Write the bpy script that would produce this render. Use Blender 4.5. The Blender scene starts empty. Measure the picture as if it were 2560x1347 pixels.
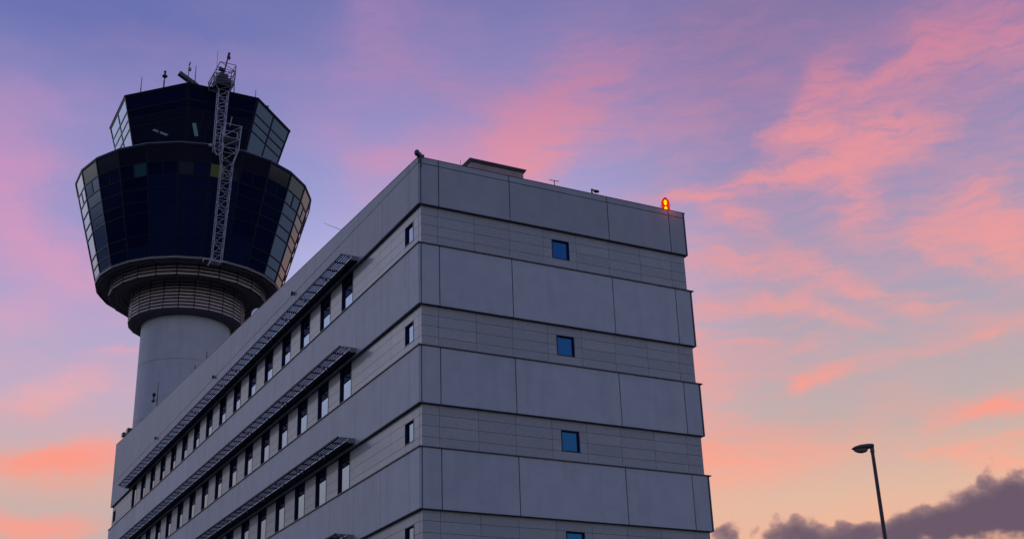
import bpy, math, random
from mathutils import Vector
random.seed(7)
R = math.radians
H = 23.58                      # parapet height of the office building above the ground
scene = bpy.context.scene
COL = scene.collection

# ------------------------------------------------------------------ helpers
def lin(c):
    return tuple(((x/255)/12.92 if x/255 <= 0.04045 else ((x/255+0.055)/1.055)**2.4) for x in c) + (1.0,)

class MB:
    """collects shapes and links them as one mesh object"""
    def __init__(s): s.v=[]; s.f=[]; s.m=[]; s.sm=[]
    def add(s, vs, fs, mi=0, smooth=False):
        b=len(s.v); s.v += [tuple(p) for p in vs]
        for f in fs: s.f.append(tuple(b+i for i in f)); s.m.append(mi); s.sm.append(smooth)
    def box(s, x0,x1,y0,y1,z0,z1, mi=0):
        s.add([(x0,y0,z0),(x1,y0,z0),(x1,y1,z0),(x0,y1,z0),(x0,y0,z1),(x1,y0,z1),(x1,y1,z1),(x0,y1,z1)],
              [(0,3,2,1),(4,5,6,7),(0,1,5,4),(1,2,6,5),(2,3,7,6),(3,0,4,7)], mi)
    def prism(s, poly, axis, a, b, mi=0):
        """poly in the two other axes, extruded from a to b along axis"""
        n=len(poly)
        def p(q,t): return (t,q[0],q[1]) if axis==0 else ((q[0],t,q[1]) if axis==1 else (q[0],q[1],t))
        vs=[p(q,a) for q in poly]+[p(q,b) for q in poly]
        fs=[tuple(range(n))[::-1], tuple(range(n,2*n))]+[(i,(i+1)%n,n+(i+1)%n,n+i) for i in range(n)]
        s.add(vs,fs,mi)
    def bar(s, p, q, w, h=None, up=(0,0,1), mi=0):
        p=Vector(p); q=Vector(q); h=h or w
        d=(q-p).normalized(); u=Vector(up)
        if abs(d.dot(u))>0.97: u=Vector((1,0,0))
        a=d.cross(u).normalized()*w/2; b=a.cross(d).normalized()*h/2
        vs=[p-a-b,p+a-b,p+a+b,p-a+b,q-a-b,q+a-b,q+a+b,q-a+b]
        s.add(vs,[(0,3,2,1),(4,5,6,7),(0,1,5,4),(1,2,6,5),(2,3,7,6),(3,0,4,7)],mi)
    def tube(s, p, q, r0, r1=None, n=10, mi=0):
        p=Vector(p); q=Vector(q); r1=r0 if r1 is None else r1
        d=(q-p).normalized(); u=Vector((0,0,1)) if abs(d.z)<0.9 else Vector((1,0,0))
        a=d.cross(u).normalized(); b=d.cross(a)
        vs=[p+(a*math.cos(t)+b*math.sin(t))*r0 for t in [2*math.pi*i/n for i in range(n)]]
        vs+=[q+(a*math.cos(t)+b*math.sin(t))*r1 for t in [2*math.pi*i/n for i in range(n)]]
        fs=[(i,(i+1)%n,n+(i+1)%n,n+i) for i in range(n)]
        s.add(vs,fs,mi,True); s.add(vs[:n],[tuple(range(n))[::-1]],mi); s.add(vs[n:],[tuple(range(n))],mi)
    def lathe(s, prof, n=48, c=(0,0), ph=0.0, mi=0, smooth=True, a0=0, a1=360, closed=True):
        """prof: list of (radius, z); angle 0 faces -Y"""
        full = (a1-a0)>=360
        cnt = n if full else n+1
        ang=[R(a0+(a1-a0)*i/n)+ph for i in range(cnt)]
        vs=[(c[0]+r*math.sin(t), c[1]-r*math.cos(t), z) for r,z in prof for t in ang]
        fs=[]
        for k in range(len(prof)-1):
            for i in range(n):
                j=(i+1)%cnt
                fs.append((k*cnt+i,k*cnt+j,(k+1)*cnt+j,(k+1)*cnt+i))
        s.add(vs,fs,mi,smooth)
    def ellipsoid(s, c, r, n=14, m=9, mi=0):
        prof=[(max(1e-4,math.sin(math.pi*k/m)), -math.cos(math.pi*k/m)) for k in range(m+1)]
        b=len(s.v)
        s.lathe(prof,n,mi=mi)
        for i in range(b,len(s.v)):
            x,y,z=s.v[i]; s.v[i]=(c[0]+x*r[0],c[1]+y*r[1],c[2]+z*r[2])
    def build(s, name, mats, parent=None, off=(0,0,0), loc=(0,0,0)):
        me=bpy.data.meshes.new(name)
        me.from_pydata([(x-off[0],y-off[1],z-off[2]) for x,y,z in s.v],[],s.f)
        if not isinstance(mats,(list,tuple)): mats=[mats]
        for m in mats: me.materials.append(m)
        for p,mi,sm in zip(me.polygons,s.m,s.sm): p.material_index=mi; p.use_smooth=sm
        me.update()
        o=bpy.data.objects.new(name,me); COL.objects.link(o); o.location=loc
        if parent: o.parent=parent
        return o

def tag(o, label, cat, group=None):
    o['label']=label; o['category']=cat
    if group: o['group']=group
    return o
def thing(name, loc, label, cat, group=None):
    o=bpy.data.objects.new(name,None); o.empty_display_size=0.3
    COL.objects.link(o); o.location=loc
    return tag(o,label,cat,group)
def dup(o, parent, loc):
    """copy of a part with its sub-parts"""
    c=o.copy(); COL.objects.link(c); c.parent=parent; c.location=loc
    for ch in list(o.children):
        d=ch.copy(); COL.objects.link(d); d.parent=c
    return c

# ------------------------------------------------------------------ materials
def new_mat(name):
    m=bpy.data.materials.new(name); m.use_nodes=True
    nt=m.node_tree; nt.nodes.clear()
    out=nt.nodes.new('ShaderNodeOutputMaterial')
    return m,nt,out
def surf(name, col, rough=0.6, ior=1.45, metal=0.0, island=0.0, noise=0.0, nscale=3.0, bump=0.0, bscale=60.0, stain=None, spec=0.5):
    m,nt,out=new_mat(name)
    b=nt.nodes.new('ShaderNodeBsdfPrincipled')
    b.inputs['Roughness'].default_value=rough; b.inputs['IOR'].default_value=ior
    b.inputs['Metallic'].default_value=metal; b.inputs['Specular IOR Level'].default_value=spec
    nt.links.new(b.outputs[0],out.inputs[0])
    tc=nt.nodes.new('ShaderNodeTexCoord')
    val=None
    def mul(a,bv):
        n=nt.nodes.new('ShaderNodeMath'); n.operation='MULTIPLY'
        nt.links.new(a,n.inputs[0])
        if isinstance(bv,(int,float)): n.inputs[1].default_value=bv
        else: nt.links.new(bv,n.inputs[1])
        return n.outputs[0]
    def mrange(a,lo,hi,flo=0.0,fhi=1.0):
        n=nt.nodes.new('ShaderNodeMapRange'); nt.links.new(a,n.inputs[0])
        n.inputs[1].default_value=flo; n.inputs[2].default_value=fhi
        n.inputs[3].default_value=lo; n.inputs[4].default_value=hi
        return n.outputs[0]
    if island:
        g=nt.nodes.new('ShaderNodeNewGeometry')
        val=mrange(g.outputs['Random Per Island'],1-island,1+island)
    if noise:
        t=nt.nodes.new('ShaderNodeTexNoise'); t.inputs['Scale'].default_value=nscale; t.inputs['Detail'].default_value=6
        t.inputs['Roughness'].default_value=0.6
        nt.links.new(tc.outputs['Object'],t.inputs['Vector'])
        v=mrange(t.outputs[0],1-noise,1+noise,0.3,0.7)
        val=mul(val,v) if val else v
    if stain:
        mp=nt.nodes.new('ShaderNodeMapping'); mp.inputs['Scale'].default_value=(1.6,1.6,0.22)
        nt.links.new(tc.outputs['Object'],mp.inputs['Vector'])
        t=nt.nodes.new('ShaderNodeTexNoise'); t.inputs['Scale'].default_value=1.0; t.inputs['Detail'].default_value=5
        nt.links.new(mp.outputs[0],t.inputs['Vector'])
        v=mrange(t.outputs[0],1.0,1-stain,0.5,0.72)
        val=mul(val,v) if val else v
    if val:
        mx=nt.nodes.new('ShaderNodeVectorMath'); mx.operation='SCALE'
        mx.inputs[0].default_value=col[:3]; nt.links.new(val,mx.inputs['Scale'])
        nt.links.new(mx.outputs[0],b.inputs['Base Color'])
    else: b.inputs['Base Color'].default_value=tuple(col[:3])+(1,)
    if bump:
        t=nt.nodes.new('ShaderNodeTexNoise'); t.inputs['Scale'].default_value=bscale; t.inputs['Detail'].default_value=3
        nt.links.new(tc.outputs['Object'],t.inputs['Vector'])
        bp=nt.nodes.new('ShaderNodeBump'); bp.inputs['Strength'].default_value=bump; bp.inputs['Distance'].default_value=0.02
        nt.links.new(t.outputs[0],bp.inputs['Height']); nt.links.new(bp.outputs[0],b.inputs['Normal'])
    return m
def emit(name,col,strength):
    m,nt,out=new_mat(name); e=nt.nodes.new('ShaderNodeEmission')
    e.inputs[0].default_value=tuple(col[:3])+(1,); e.inputs[1].default_value=strength
    nt.links.new(e.outputs[0],out.inputs[0]); return m

M={}
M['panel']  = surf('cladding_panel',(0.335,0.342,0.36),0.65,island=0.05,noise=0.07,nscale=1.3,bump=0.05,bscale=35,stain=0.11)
M['panel2'] = surf('dark_cladding_panel',(0.26,0.265,0.28),0.65,island=0.04,noise=0.07,nscale=1.3,bump=0.05,bscale=35,stain=0.11)  # darker tone of the cladding panels, on the topmost band only
M['tile']   = surf('stone_tile',(0.25,0.25,0.255),0.5,ior=1.5,island=0.07,noise=0.10,nscale=9,bump=0.02,bscale=80)
M['joint']  = surf('dark_joint',(0.02,0.02,0.028),0.8)  # plain dark colour for the panel joints
M['soffit'] = surf('soffit_metal',(0.035,0.035,0.045),0.7)
M['core']   = surf('core_wall',(0.03,0.03,0.035),0.9)
M['coping'] = surf('coping_metal',(0.05,0.05,0.065),0.55,noise=0.15)
M['navy']   = surf('navy_aluminium',(0.006,0.009,0.05),0.45,spec=0.25)
M['shade']  = surf('galvanised_steel',(0.03,0.03,0.038),0.65,noise=0.2,nscale=6,spec=0.12)
M['plate']  = surf('bracket_steel',(0.17,0.17,0.185),0.55,noise=0.15,nscale=8)
M['roofing']= surf('roof_membrane',(0.15,0.15,0.15),0.85,noise=0.2)
M['plant']  = surf('pinkish_render',(0.30,0.205,0.20),0.85,noise=0.15,nscale=2)
M['black']  = surf('black_metal',(0.012,0.012,0.016),0.5,noise=0.2)
M['grey']   = surf('grey_metal',(0.16,0.16,0.17),0.5,noise=0.15)
M['white']  = surf('white_gelcoat',(0.62,0.62,0.64),0.4)
M['shaft']  = surf('painted_concrete',(0.38,0.38,0.40),0.75,noise=0.06,nscale=1.2,bump=0.08,bscale=12,stain=0.08)
M['slat']   = surf('louvre_aluminium',(0.37,0.30,0.28),0.5,island=0.10,noise=0.12,nscale=3)
M['slatdark']=surf('louvre_backing',(0.028,0.025,0.028),0.8)
M['truss']  = surf('gantry_paint',(0.32,0.32,0.35),0.5,noise=0.12,nscale=6)
M['trussdark']=surf('gantry_steel',(0.12,0.115,0.12),0.55,noise=0.2,nscale=6)
M['mull']   = surf('navy_mullion',(0.003,0.004,0.02),0.45,spec=0.15)
M['opaque'] = surf('spandrel_glass',(0.003,0.004,0.014),0.12,ior=1.6,island=0.1)
M['asphalt']= surf('asphalt',(0.05,0.05,0.052),0.9,noise=0.25,nscale=0.6)
M['concrete']=surf('pavement_concrete',(0.22,0.21,0.20),0.9,noise=0.15,nscale=0.8)
M['blocker']   = surf('blocker_hillside',(0.035,0.04,0.03),0.95,noise=0.4,nscale=0.02)
M['lampbody']=surf('lamp_housing',(0.05,0.045,0.045),0.5)
M['pole']   = surf('lamp_pole_paint',(0.035,0.02,0.028),0.55)
M['bowl']   = surf('lamp_bowl',(0.16,0.12,0.09),0.25)
def glass(name, base, ior, rough=0.02, tint=None):
    m,nt,out=new_mat(name)
    b=nt.nodes.new('ShaderNodeBsdfPrincipled'); b.inputs['Base Color'].default_value=tuple(base)+(1,)
    b.inputs['Roughness'].default_value=rough; b.inputs['IOR'].default_value=ior
    if tint: b.inputs['Specular Tint'].default_value=tuple(tint)+(1,)
    nt.links.new(b.outputs[0],out.inputs[0])
    tc=nt.nodes.new('ShaderNodeTexCoord')
    t=nt.nodes.new('ShaderNodeTexNoise'); t.inputs['Scale'].default_value=0.9; t.inputs['Detail'].default_value=1
    nt.links.new(tc.outputs['Object'],t.inputs['Vector'])
    bp=nt.nodes.new('ShaderNodeBump'); bp.inputs['Strength'].default_value=0.05; bp.inputs['Distance'].default_value=0.05
    nt.links.new(t.outputs[0],bp.inputs['Height']); nt.links.new(bp.outputs[0],b.inputs['Normal'])
    return m
M['glass']  = glass('window_glass',(0.001,0.014,0.075),1.95,tint=(0.06,0.42,1.0))
M['glass2'] = glass('corridor_glass',(0.003,0.006,0.02),2.7,tint=(0.55,0.78,1.0))
M['tglass'] = glass('tower_glass',(0.0006,0.0018,0.020),1.95,tint=(0.25,0.5,1.0))
def cab_glass():
    m,nt,out=new_mat('cab_glass')
    fr=nt.nodes.new('ShaderNodeFresnel'); fr.inputs[0].default_value=1.9
    tr=nt.nodes.new('ShaderNodeBsdfTransparent'); tr.inputs[0].default_value=(0.20,0.26,0.34,1)
    gl=nt.nodes.new('ShaderNodeBsdfGlossy'); gl.inputs['Roughness'].default_value=0.02; gl.inputs[0].default_value=(0.9,0.9,0.9,1)
    df=nt.nodes.new('ShaderNodeBsdfDiffuse'); df.inputs[0].default_value=(0.002,0.007,0.05,1)
    m2=nt.nodes.new('ShaderNodeMixShader'); m2.inputs[0].default_value=0.4
    nt.links.new(tr.outputs[0],m2.inputs[1]); nt.links.new(df.outputs[0],m2.inputs[2])
    mx=nt.nodes.new('ShaderNodeMixShader')
    nt.links.new(fr.outputs[0],mx.inputs[0]); nt.links.new(m2.outputs[0],mx.inputs[1]); nt.links.new(gl.outputs[0],mx.inputs[2])
    nt.links.new(mx.outputs[0],out.inputs[0]); return m
M['cabglass']=cab_glass()
def lit_glass(name,col,strength):
    m,nt,out=new_mat(name)
    b=nt.nodes.new('ShaderNodeBsdfPrincipled'); b.inputs['Base Color'].default_value=(0.004,0.006,0.012,1)
    b.inputs['Roughness'].default_value=0.03; b.inputs['IOR'].default_value=1.6
    b.inputs['Emission Color'].default_value=tuple(col)+(1,); b.inputs['Emission Strength'].default_value=strength
    nt.links.new(b.outputs[0],out.inputs[0]); return m
M['lit_teal']=lit_glass('lit_window_teal',(0.10,0.45,0.8),0.02)
M['lit_warm']=lit_glass('lit_window_warm',(0.8,0.9,0.35),0.022)
M['lit_dim'] =lit_glass('lit_window_dim',(0.35,0.5,0.9),0.005)
m_,nt_,out_=new_mat('translucent_sheet')
d_=nt_.nodes.new('ShaderNodeBsdfDiffuse'); d_.inputs[0].default_value=(0.35,0.35,0.37,1)
t_=nt_.nodes.new('ShaderNodeBsdfTranslucent'); t_.inputs[0].default_value=(0.86,0.83,0.80,1)
x_=nt_.nodes.new('ShaderNodeMixShader'); x_.inputs[0].default_value=0.95
nt_.links.new(d_.outputs[0],x_.inputs[1]); nt_.links.new(t_.outputs[0],x_.inputs[2]); nt_.links.new(x_.outputs[0],out_.inputs[0])
M['sheet']=m_
M['strip']   =emit('fluorescent_tube',(0.6,0.9,0.8),0.4)

# ------------------------------------------------------------------ ground, and an added unseen ring of hills
g=MB(); g.add([(-4000,-4000,0),(4000,-4000,0),(4000,4000,0),(-4000,4000,0)],[(0,1,2,3)])
o=g.build('ground',M['asphalt']); o['kind']='structure'
g=MB(); g.box(-3.0,14.8,-3.0,55.3,0.004,0.13)
o=g.build('pavement',M['concrete']); o['kind']='structure'
g=MB(); n=140; prof=[]
for ring,(rad,hs) in enumerate([(1500,0.0),(1750,0.55),(2100,1.0),(2700,0.6)]):
    for i in range(n):
        t=2*math.pi*i/n
        hh=285+30*math.sin(3*t+1)+26*math.sin(7*t+2.3)+16*math.sin(13*t)+9*math.sin(29*t+ring)
        prof.append((rad*math.sin(t),rad*math.cos(t),max(-1,hh*hs)-0.5))
fs=[(k*n+i,k*n+(i+1)%n,(k+1)*n+(i+1)%n,(k+1)*n+i) for k in range(3) for i in range(n)]
g.add(prof,fs,0,True); o=g.build('blocker_hills',M['blocker']); o['kind']='structure'  # unseen hills added to darken the horizon mirrored in the tower glass

# ------------------------------------------------------------------ office building
BX,BY=11.79,52.35              # outer faces of the spandrel bands
bld=thing('office_building',(0,0,0),'long grey clad office block with bands of tile, dark windows and sunshades','building')
LV=[(0.0,-1.845),(-3.42,-5.69),(-7.25,-9.27),(-10.82,-12.86),(-14.42,-16.46),(-18.02,-20.06),(-21.6,-23.5)]
SL=0.05                        # the parapet rises towards the far end
LJ=[0.84+2.545*k for k in range(21)]           # vertical joints of the long face
FJ=[0.80,3.72,8.06,10.96]                      # and of the end face
def zz(z): return z+H

c=MB()
c.prism([(0.34,zz(-24)),(52.0,zz(-24)),(52.0,zz(2.1)),(0.34,zz(-0.42))],0,0.34,11.46)
c.build('wall',M['core'],bld)
r=MB(); r.add([(0.1,0.1,zz(-0.38)),(11.6,0.1,zz(-0.38)),(11.6,52.2,zz(2.14)),(0.1,52.2,zz(2.14))],[(0,1,2,3)])
r.build('roof',M['roofing'],bld)

def panels_side(mb, zt, zb, x0, sgn, g=0.009, top=None):
    """panels of a long face; the face is at x0, sgn -1 looks to -X"""
    xa,xb=(x0,x0+0.10) if sgn<0 else (x0-0.10,x0)
    ed=[0.05]+LJ[:]+[BY]
    for i in range(len(ed)-1):
        a=ed[i]+(g if i else 0); b=ed[i+1]-(g if i<len(ed)-2 else 0)
        if top is None: mb.box(xa,xb,a,b,zz(zb),zz(zt))
        else: mb.prism([(a,zz(zb)),(b,zz(zb)),(b,zz(top+SL*b)),(a,zz(top+SL*a))],0,xa,xb)
for li,(zt,zb) in enumerate(LV):
    p=MB()
    ztp = -0.25 if li==0 else zt
    G=0.018
    # end faces (front and back)
    ed=[0.09]+FJ+[11.66]
    for i in range(len(ed)-1):
        a,b=ed[i]+(G if i<5 else 0.004), ed[i+1]-(G if i<4 else 0)
        p.box(a,b,0.0,0.10,zz(zb),zz(ztp))
        if li==0: p.box(a,b,0.0,0.10,zz(-0.222),zz(0.0))
    p.box(0.12,11.62,BY-0.10,BY,zz(zb),zz(ztp if li else 2.6))
    # long faces
    panels_side(p,ztp,zb,0.0,-1)
    panels_side(p,ztp,zb,BX,1)
    if li==0:
        panels_side(p,None,-0.222,0.0,-1,top=0.0)
        panels_side(p,None,-0.222,BX,1,top=0.0)
    # corner profile with its small chamfer
    for z0,z1 in ([(zb,ztp),(-0.222,0.0)] if li==0 else [(zb,ztp)]):
        p.prism([(0.0,0.046),(0.070,0.0),(0.072,0.046)],2,zz(z0),zz(z1))
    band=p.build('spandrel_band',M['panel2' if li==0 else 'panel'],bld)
    k=MB()
    if li==0:
        k.box(0.03,BX-0.03,0.03,0.26,zz(zb+0.012),zz(-0.035))
        for xa,xb in ((0.03,0.26),(BX-0.26,BX-0.03)):
            k.prism([(0.26,zz(zb+0.012)),(BY-0.03,zz(zb+0.012)),(BY-0.03,zz(-0.035+SL*BY)),(0.26,zz(-0.035+SL*0.26))],0,xa,xb)
        k.box(0.26,BX-0.26,BY-0.26,BY-0.03,zz(zb+0.012),zz(2.55))
    else:
        k.box(0.03,BX-0.03,0.03,BY-0.03,zz(zb+0.012),zz(zt-0.004))
    k.build('joint_backing',M['soffit'],band)
    q=MB()
    if li==0:
        q.box(-0.012,BX+0.012,-0.012,0.22,zz(0.003),zz(0.022))
        for xa,xb in ((-0.012,0.22),(BX-0.22,BX+0.012)):
            q.prism([(0.22,zz(0.003+SL*.22)),(BY,zz(0.003+SL*BY)),(BY,zz(0.022+SL*BY)),(0.22,zz(0.022+SL*.22))],0,xa,xb)
    else:
        q.box(-0.045,BX+0.045,-0.045,BY+0.04,zz(zt+0.002),zz(zt+0.036))
    q.build('coping',M['coping'],band)

# tile bands between the spandrels
WINY=[8.01+2.542*k for k in range(16)]         # far jambs of the long windows
WW=1.245
def tile_grid(mb, axis, face, cols, rows, depth, sgn, holes):
    gp=0.006
    for a,b in cols:
        for r0,r1 in rows:
            segs=[(a,b)]
            for (h0,h1,hz0,hz1) in holes:
                if r0>hz0+0.01 and r1>=hz0-0.01 or True:
                    if min(r0,hz0)-max(r1,hz1)>0.02:
                        ns=[]
                        for s0,s1 in segs:
                            if h1<=s0 or h0>=s1: ns.append((s0,s1))
                            else:
                                if h0-s0>0.03: ns.append((s0,h0))
                                if s1-h1>0.03: ns.append((h1,s1))
                        segs=ns
            for s0,s1 in segs:
                if axis=='x': mb.box(s0+gp,s1-gp,face,face+depth,zz(r1)+gp,zz(r0)-gp)
                else:
                    if sgn<0: mb.box(face,face+depth,s0+gp,s1-gp,zz(r1)+gp,zz(r0)-gp)
                    else: mb.box(face-depth,face,s0+gp,s1-gp,zz(r1)+gp,zz(r0)-gp)
# prototypes of the windows (origin at the outer wall plane, near lower corner)
def small_window(w,h,face):
    """face 'y': in the end wall (plane XZ), 'x': in the long wall (plane YZ)"""
    f=MB(); d=0.075; fw=0.055
    def bx(a0,a1,n0,n1,z0,z1):
        if face=='y': f.box(a0,a1,n0,n1,z0,z1)
        else: f.box(n0,n1,a0,a1,z0,z1)
    t=0.03
    for (n0,n1,k) in ((-0.012,d+0.01,t),(d-0.025,d+0.02,fw)):
        e=0.0 if k==t else t
        bx(e,e+k-e*0.0 if k==t else fw+t*0,n0,n1,e,h-e); bx(w-k,w-e,n0,n1,e,h-e)
        bx(k,w-k,n0,n1,e,k); bx(k,w-k,n0,n1,h-k,h-e)
    o=f.build('window',M['navy'],bld)
    g=MB()
    if face=='y': g.box(fw-0.003,w-fw+0.003,d,d+0.012,fw-0.003,h-fw+0.003)
    else: g.box(d,d+0.012,fw-0.003,w-fw+0.003,fw-0.003,h-fw+0.003)
    g.build('pane',M['glass' if face=='y' else 'glass2'],o)
    return o
protoF=protoS=protoL=None
for li in range(len(LV)-1):
    zt=LV[li][1]; zb=LV[li+1][0]+0.036; hgt=zt-zb
    rows=[(zt+0.004,zt-0.365),(zt-0.365,zt-0.755),(zt-0.755,zt-1.145),(zt-1.145,zb)]
    wz0,wz1=zt-0.365,zt-1.145
    vis=li<4
    t=MB()
    # end face
    ce=[0.14,0.80,2.27,3.72,5.17,6.61,8.06,9.51,10.96,11.655]
    holes=[(5.545,6.29,wz0,wz1)] if vis else []
    tile_grid(t,'x',0.14,list(zip(ce[:-1],ce[1:])),rows,0.19,-1,holes)
    tile_grid(t,'x',BY-0.14-0.19,[(0.4,11.4)],rows,0.19,-1,[])
    # long face
    le=[0.335,0.79,1.54,2.80,4.07,5.34,WINY[0]-WW]
    cols=list(zip(le[:-1],le[1:]))
    # the quoin tile turns the corner
    for r0,r1 in rows: t.box(0.14,0.33,0.335-0.003,0.336,zz(r1)+.006,zz(r0)-.006)
    holes=[]
    if vis:
        holes=[(0.785,1.54,wz0,wz1),(51.1,51.86,wz0,wz1)]
        for k,y in enumerate(WINY):
            if k<15: cols.append((y,WINY[k+1]-WW))
        ee=[WINY[15],47.7,49.3,51.1,51.86,52.2]
        cols+=list(zip(ee[:-1],ee[1:]))
    else:
        e2=[WINY[0]-WW+1.27*k for k in range(36)]+[52.2]
        cols+=list(zip(e2[:-1],e2[1:]))
    tile_grid(t,'y',0.14,cols,rows,0.19,-1,holes)
    e3=[0.335]+[1.27*k for k in range(1,41)]+[52.2]
    tile_grid(t,'y',11.655,list(zip(e3[:-1],e3[1:])),rows,0.19,1,[])
    t.build('tile_band',M['tile'],bld)
    if not vis: continue
    hS=wz0-wz1
    if protoF is None:
        protoF=small_window(0.745,hS,'y'); protoS=small_window(0.755,hS,'x')
        protoF.location=(5.545,0.14,zz(wz1)); protoS.location=(0.14,0.785,zz(wz1))
    else:
        dup(protoF,bld,(5.545,0.14,zz(wz1))); dup(protoS,bld,(0.14,0.785,zz(wz1)))
    dup(protoS,bld,(0.14,51.10,zz(wz1)))
    if li in (0,1):
        protoL=None
    for y in WINY:
        if protoL is None:
            protoL=small_window(WW,hgt,'x'); protoL.location=(0.14,y-WW,zz(zb))
        else:
            dup(protoL,bld,(0.14,y-WW,zz(zb)))

# sunshades along the long face (one per floor)
SY0=5.93; NB=17; SP=2.545; SY1=SY0+SP*(NB-1)
def bracket_mb():
    b=MB()
    # tapered plate with two round holes, drawn as a frame
    out=[(-0.675,-0.012),(-0.675,-0.055),(-0.24,-0.20),(-0.003,-0.20),(-0.003,-0.012)]
    # split in strips that leave two openings
    b.prism([(-0.675,-0.035),(-0.675,-0.012),(-0.003,-0.012),(-0.003,-0.035)],1,-0.008,0.008)
    b.prism([(-0.675,-0.055),(-0.675,-0.035),(-0.50,-0.035),(-0.50,-0.113)],1,-0.008,0.008)
    b.prism([(-0.41,-0.143),(-0.41,-0.035),(-0.36,-0.035),(-0.36,-0.16)],1,-0.008,0.008)
    b.prism([(-0.26,-0.193),(-0.26,-0.035),(-0.003,-0.035),(-0.003,-0.20),(-0.24,-0.20)],1,-0.008,0.008)
    b.prism([(-0.50,-0.113),(-0.50,-0.085),(-0.41,-0.115),(-0.41,-0.143)],1,-0.008,0.008)
    b.prism([(-0.36,-0.16),(-0.36,-0.13),(-0.26,-0.163),(-0.26,-0.193)],1,-0.008,0.008)
    return b
shade0=None
for li in range(4):
    zr=zz(LV[li][1]+0.275)
    if shade0 is None:
        s=MB()
        s.box(-0.215,-0.003,SY0+0.01,SY1-0.01,-0.205,-0.055)          # gutter box on the wall
        shade0=s.build('sunshade',M['shade'],bld,loc=(0,0,zr))
        s=MB()
        s.box(-0.70,-0.658,SY0-0.01,SY1+0.01,-0.065,0.0)
        for x in (-0.29,-0.385,-0.48,-0.575): s.box(x-0.017,x+0.017,SY0,SY1,-0.036,-0.004)
        y=SY0
        while y<SY1:
            for t_ in (SP/3,2*SP/3): s.box(-0.672,-0.215,y+t_-0.028,y+t_+0.028,-0.042,-0.006)
            y+=SP
        s.build('grating',M['shade'],shade0)
        s=MB(); s.add([(-0.657,SY0+0.012,-0.001),(-0.218,SY0+0.012,-0.001),(-0.218,SY1-0.012,-0.001),(-0.657,SY1-0.012,-0.001)],[(0,1,2,3)])
        s.build('cover_sheet',M['sheet'],shade0)
        bm_=bracket_mb(); br=None
        for k in range(NB):
            if br is None:
                br=bm_.build('bracket',M['plate'],shade0,loc=(0,SY0,0)); b0=br
            else:
                b0=br.copy(); COL.objects.link(b0); b0.parent=shade0; b0.location=(0,SY0+SP*k,0)
    else:
        dup(shade0,bld,(0,0,zr))

# plant room on the roof
pz=zz(2.175); p=MB()
p.box(3.66,6.06,3.03,7.4,zz(-0.3),pz-0.09)
ph=p.build('plant_room',M['plant'],bld)
p=MB(); p.box(3.61,6.12,2.98,7.45,pz-0.10,pz-0.04); p.box(3.57,6.16,2.94,7.49,pz-0.04,pz+0.02)
p.build('coping',M['coping'],ph)

# ------------------------------------------------------------------ control tower
TX,TY=8.06,68.3
tw=thing('control_tower',(TX,TY,0),'tall round control tower with flared dark glass drum and octagonal cab','tower')
def P(a,r,z):   # angle 0 faces -Y, degrees
    t=R(a); return Vector((r*math.sin(t),-r*math.cos(t),zz(z)))
s=MB()
for za,zb_ in ((0.0,zz(3.9)),(zz(3.95),zz(8.9)),(zz(8.95),zz(13.9)),(zz(13.95),zz(18.4))):
    s.lathe([(3.83,za),(3.83,zb_)],96); s.lathe([(3.83,zb_),(3.80,zb_)],96)
s.lathe([(3.80,0.0),(3.80,zz(18.4))],96)
s.build('shaft',M['shaft'],tw)
# louvred collar in two tiers
def tier(R_,z0,n,pitch,name,taper=0.0):
    b=MB(); b.lathe([(R_-0.28,zz(z0)),(R_-0.28+taper*n*pitch,zz(z0+n*pitch))],24,ph=R(7.5),smooth=False)
    o=b.build(name,M['slatdark'],tw)
    sl=MB()
    for k in range(n):
        z=z0+pitch*k; r=R_+taper*pitch*k
        for f in range(24):
            a0,a1=7.5+15*f+0.5,7.5+15*f+14.5
            # bent blade: lower lip, face, sloping back
            pr=[(r-0.10,z),(r,z+0.015),(r+0.012,z+0.10),(r-0.04,z+pitch*0.62),(r-0.22,z+pitch*0.80)]
            vs=[];
            for (rr,q) in pr: vs+= [P(a0,rr,q),P(a1,rr,q)]
            sl.add(vs,[(2*i,2*i+1,2*i+3,2*i+2) for i in range(len(pr)-1)])
    sl.build('louvre_blades',M['slat'],o)
    fn=MB()
    for f in range(24):
        a=7.5+15*f
        fn.bar(P(a,R_-0.12,z0-0.02),P(a,R_-0.12+taper*n*pitch,z0+n*pitch),0.10,0.22,up=P(a,1,0)-Vector((0,0,zz(0))))
    fn.build('louvre_posts',M['slatdark'],o)
    return o
tier(6.82,20.38,4,0.335,'upper_louvre_collar')
tier(5.00,18.08,9,0.305,'lower_louvre_collar')
u=MB()
u.lathe([(7.95,zz(21.42)),(6.55,zz(21.62))],24,ph=R(7.5),smooth=False)
u.lathe([(6.78,zz(20.37)),(6.45,zz(20.44)),(6.42,zz(20.56)),(6.05,zz(20.52)),(6.02,zz(20.64)),(5.65,zz(20.60)),(5.62,zz(20.74)),(4.7,zz(20.72))],24,ph=R(7.5),smooth=False)
u.lathe([(4.95,zz(18.07)),(4.6,zz(17.98)),(4.58,zz(18.08)),(4.25,zz(17.9)),(4.22,zz(18.02)),(3.80,zz(17.86))],24,ph=R(7.5),smooth=False)
u.build('soffit',surf('soffit_slats',(0.16,0.14,0.14),0.7,noise=0.15),tw)
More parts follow.
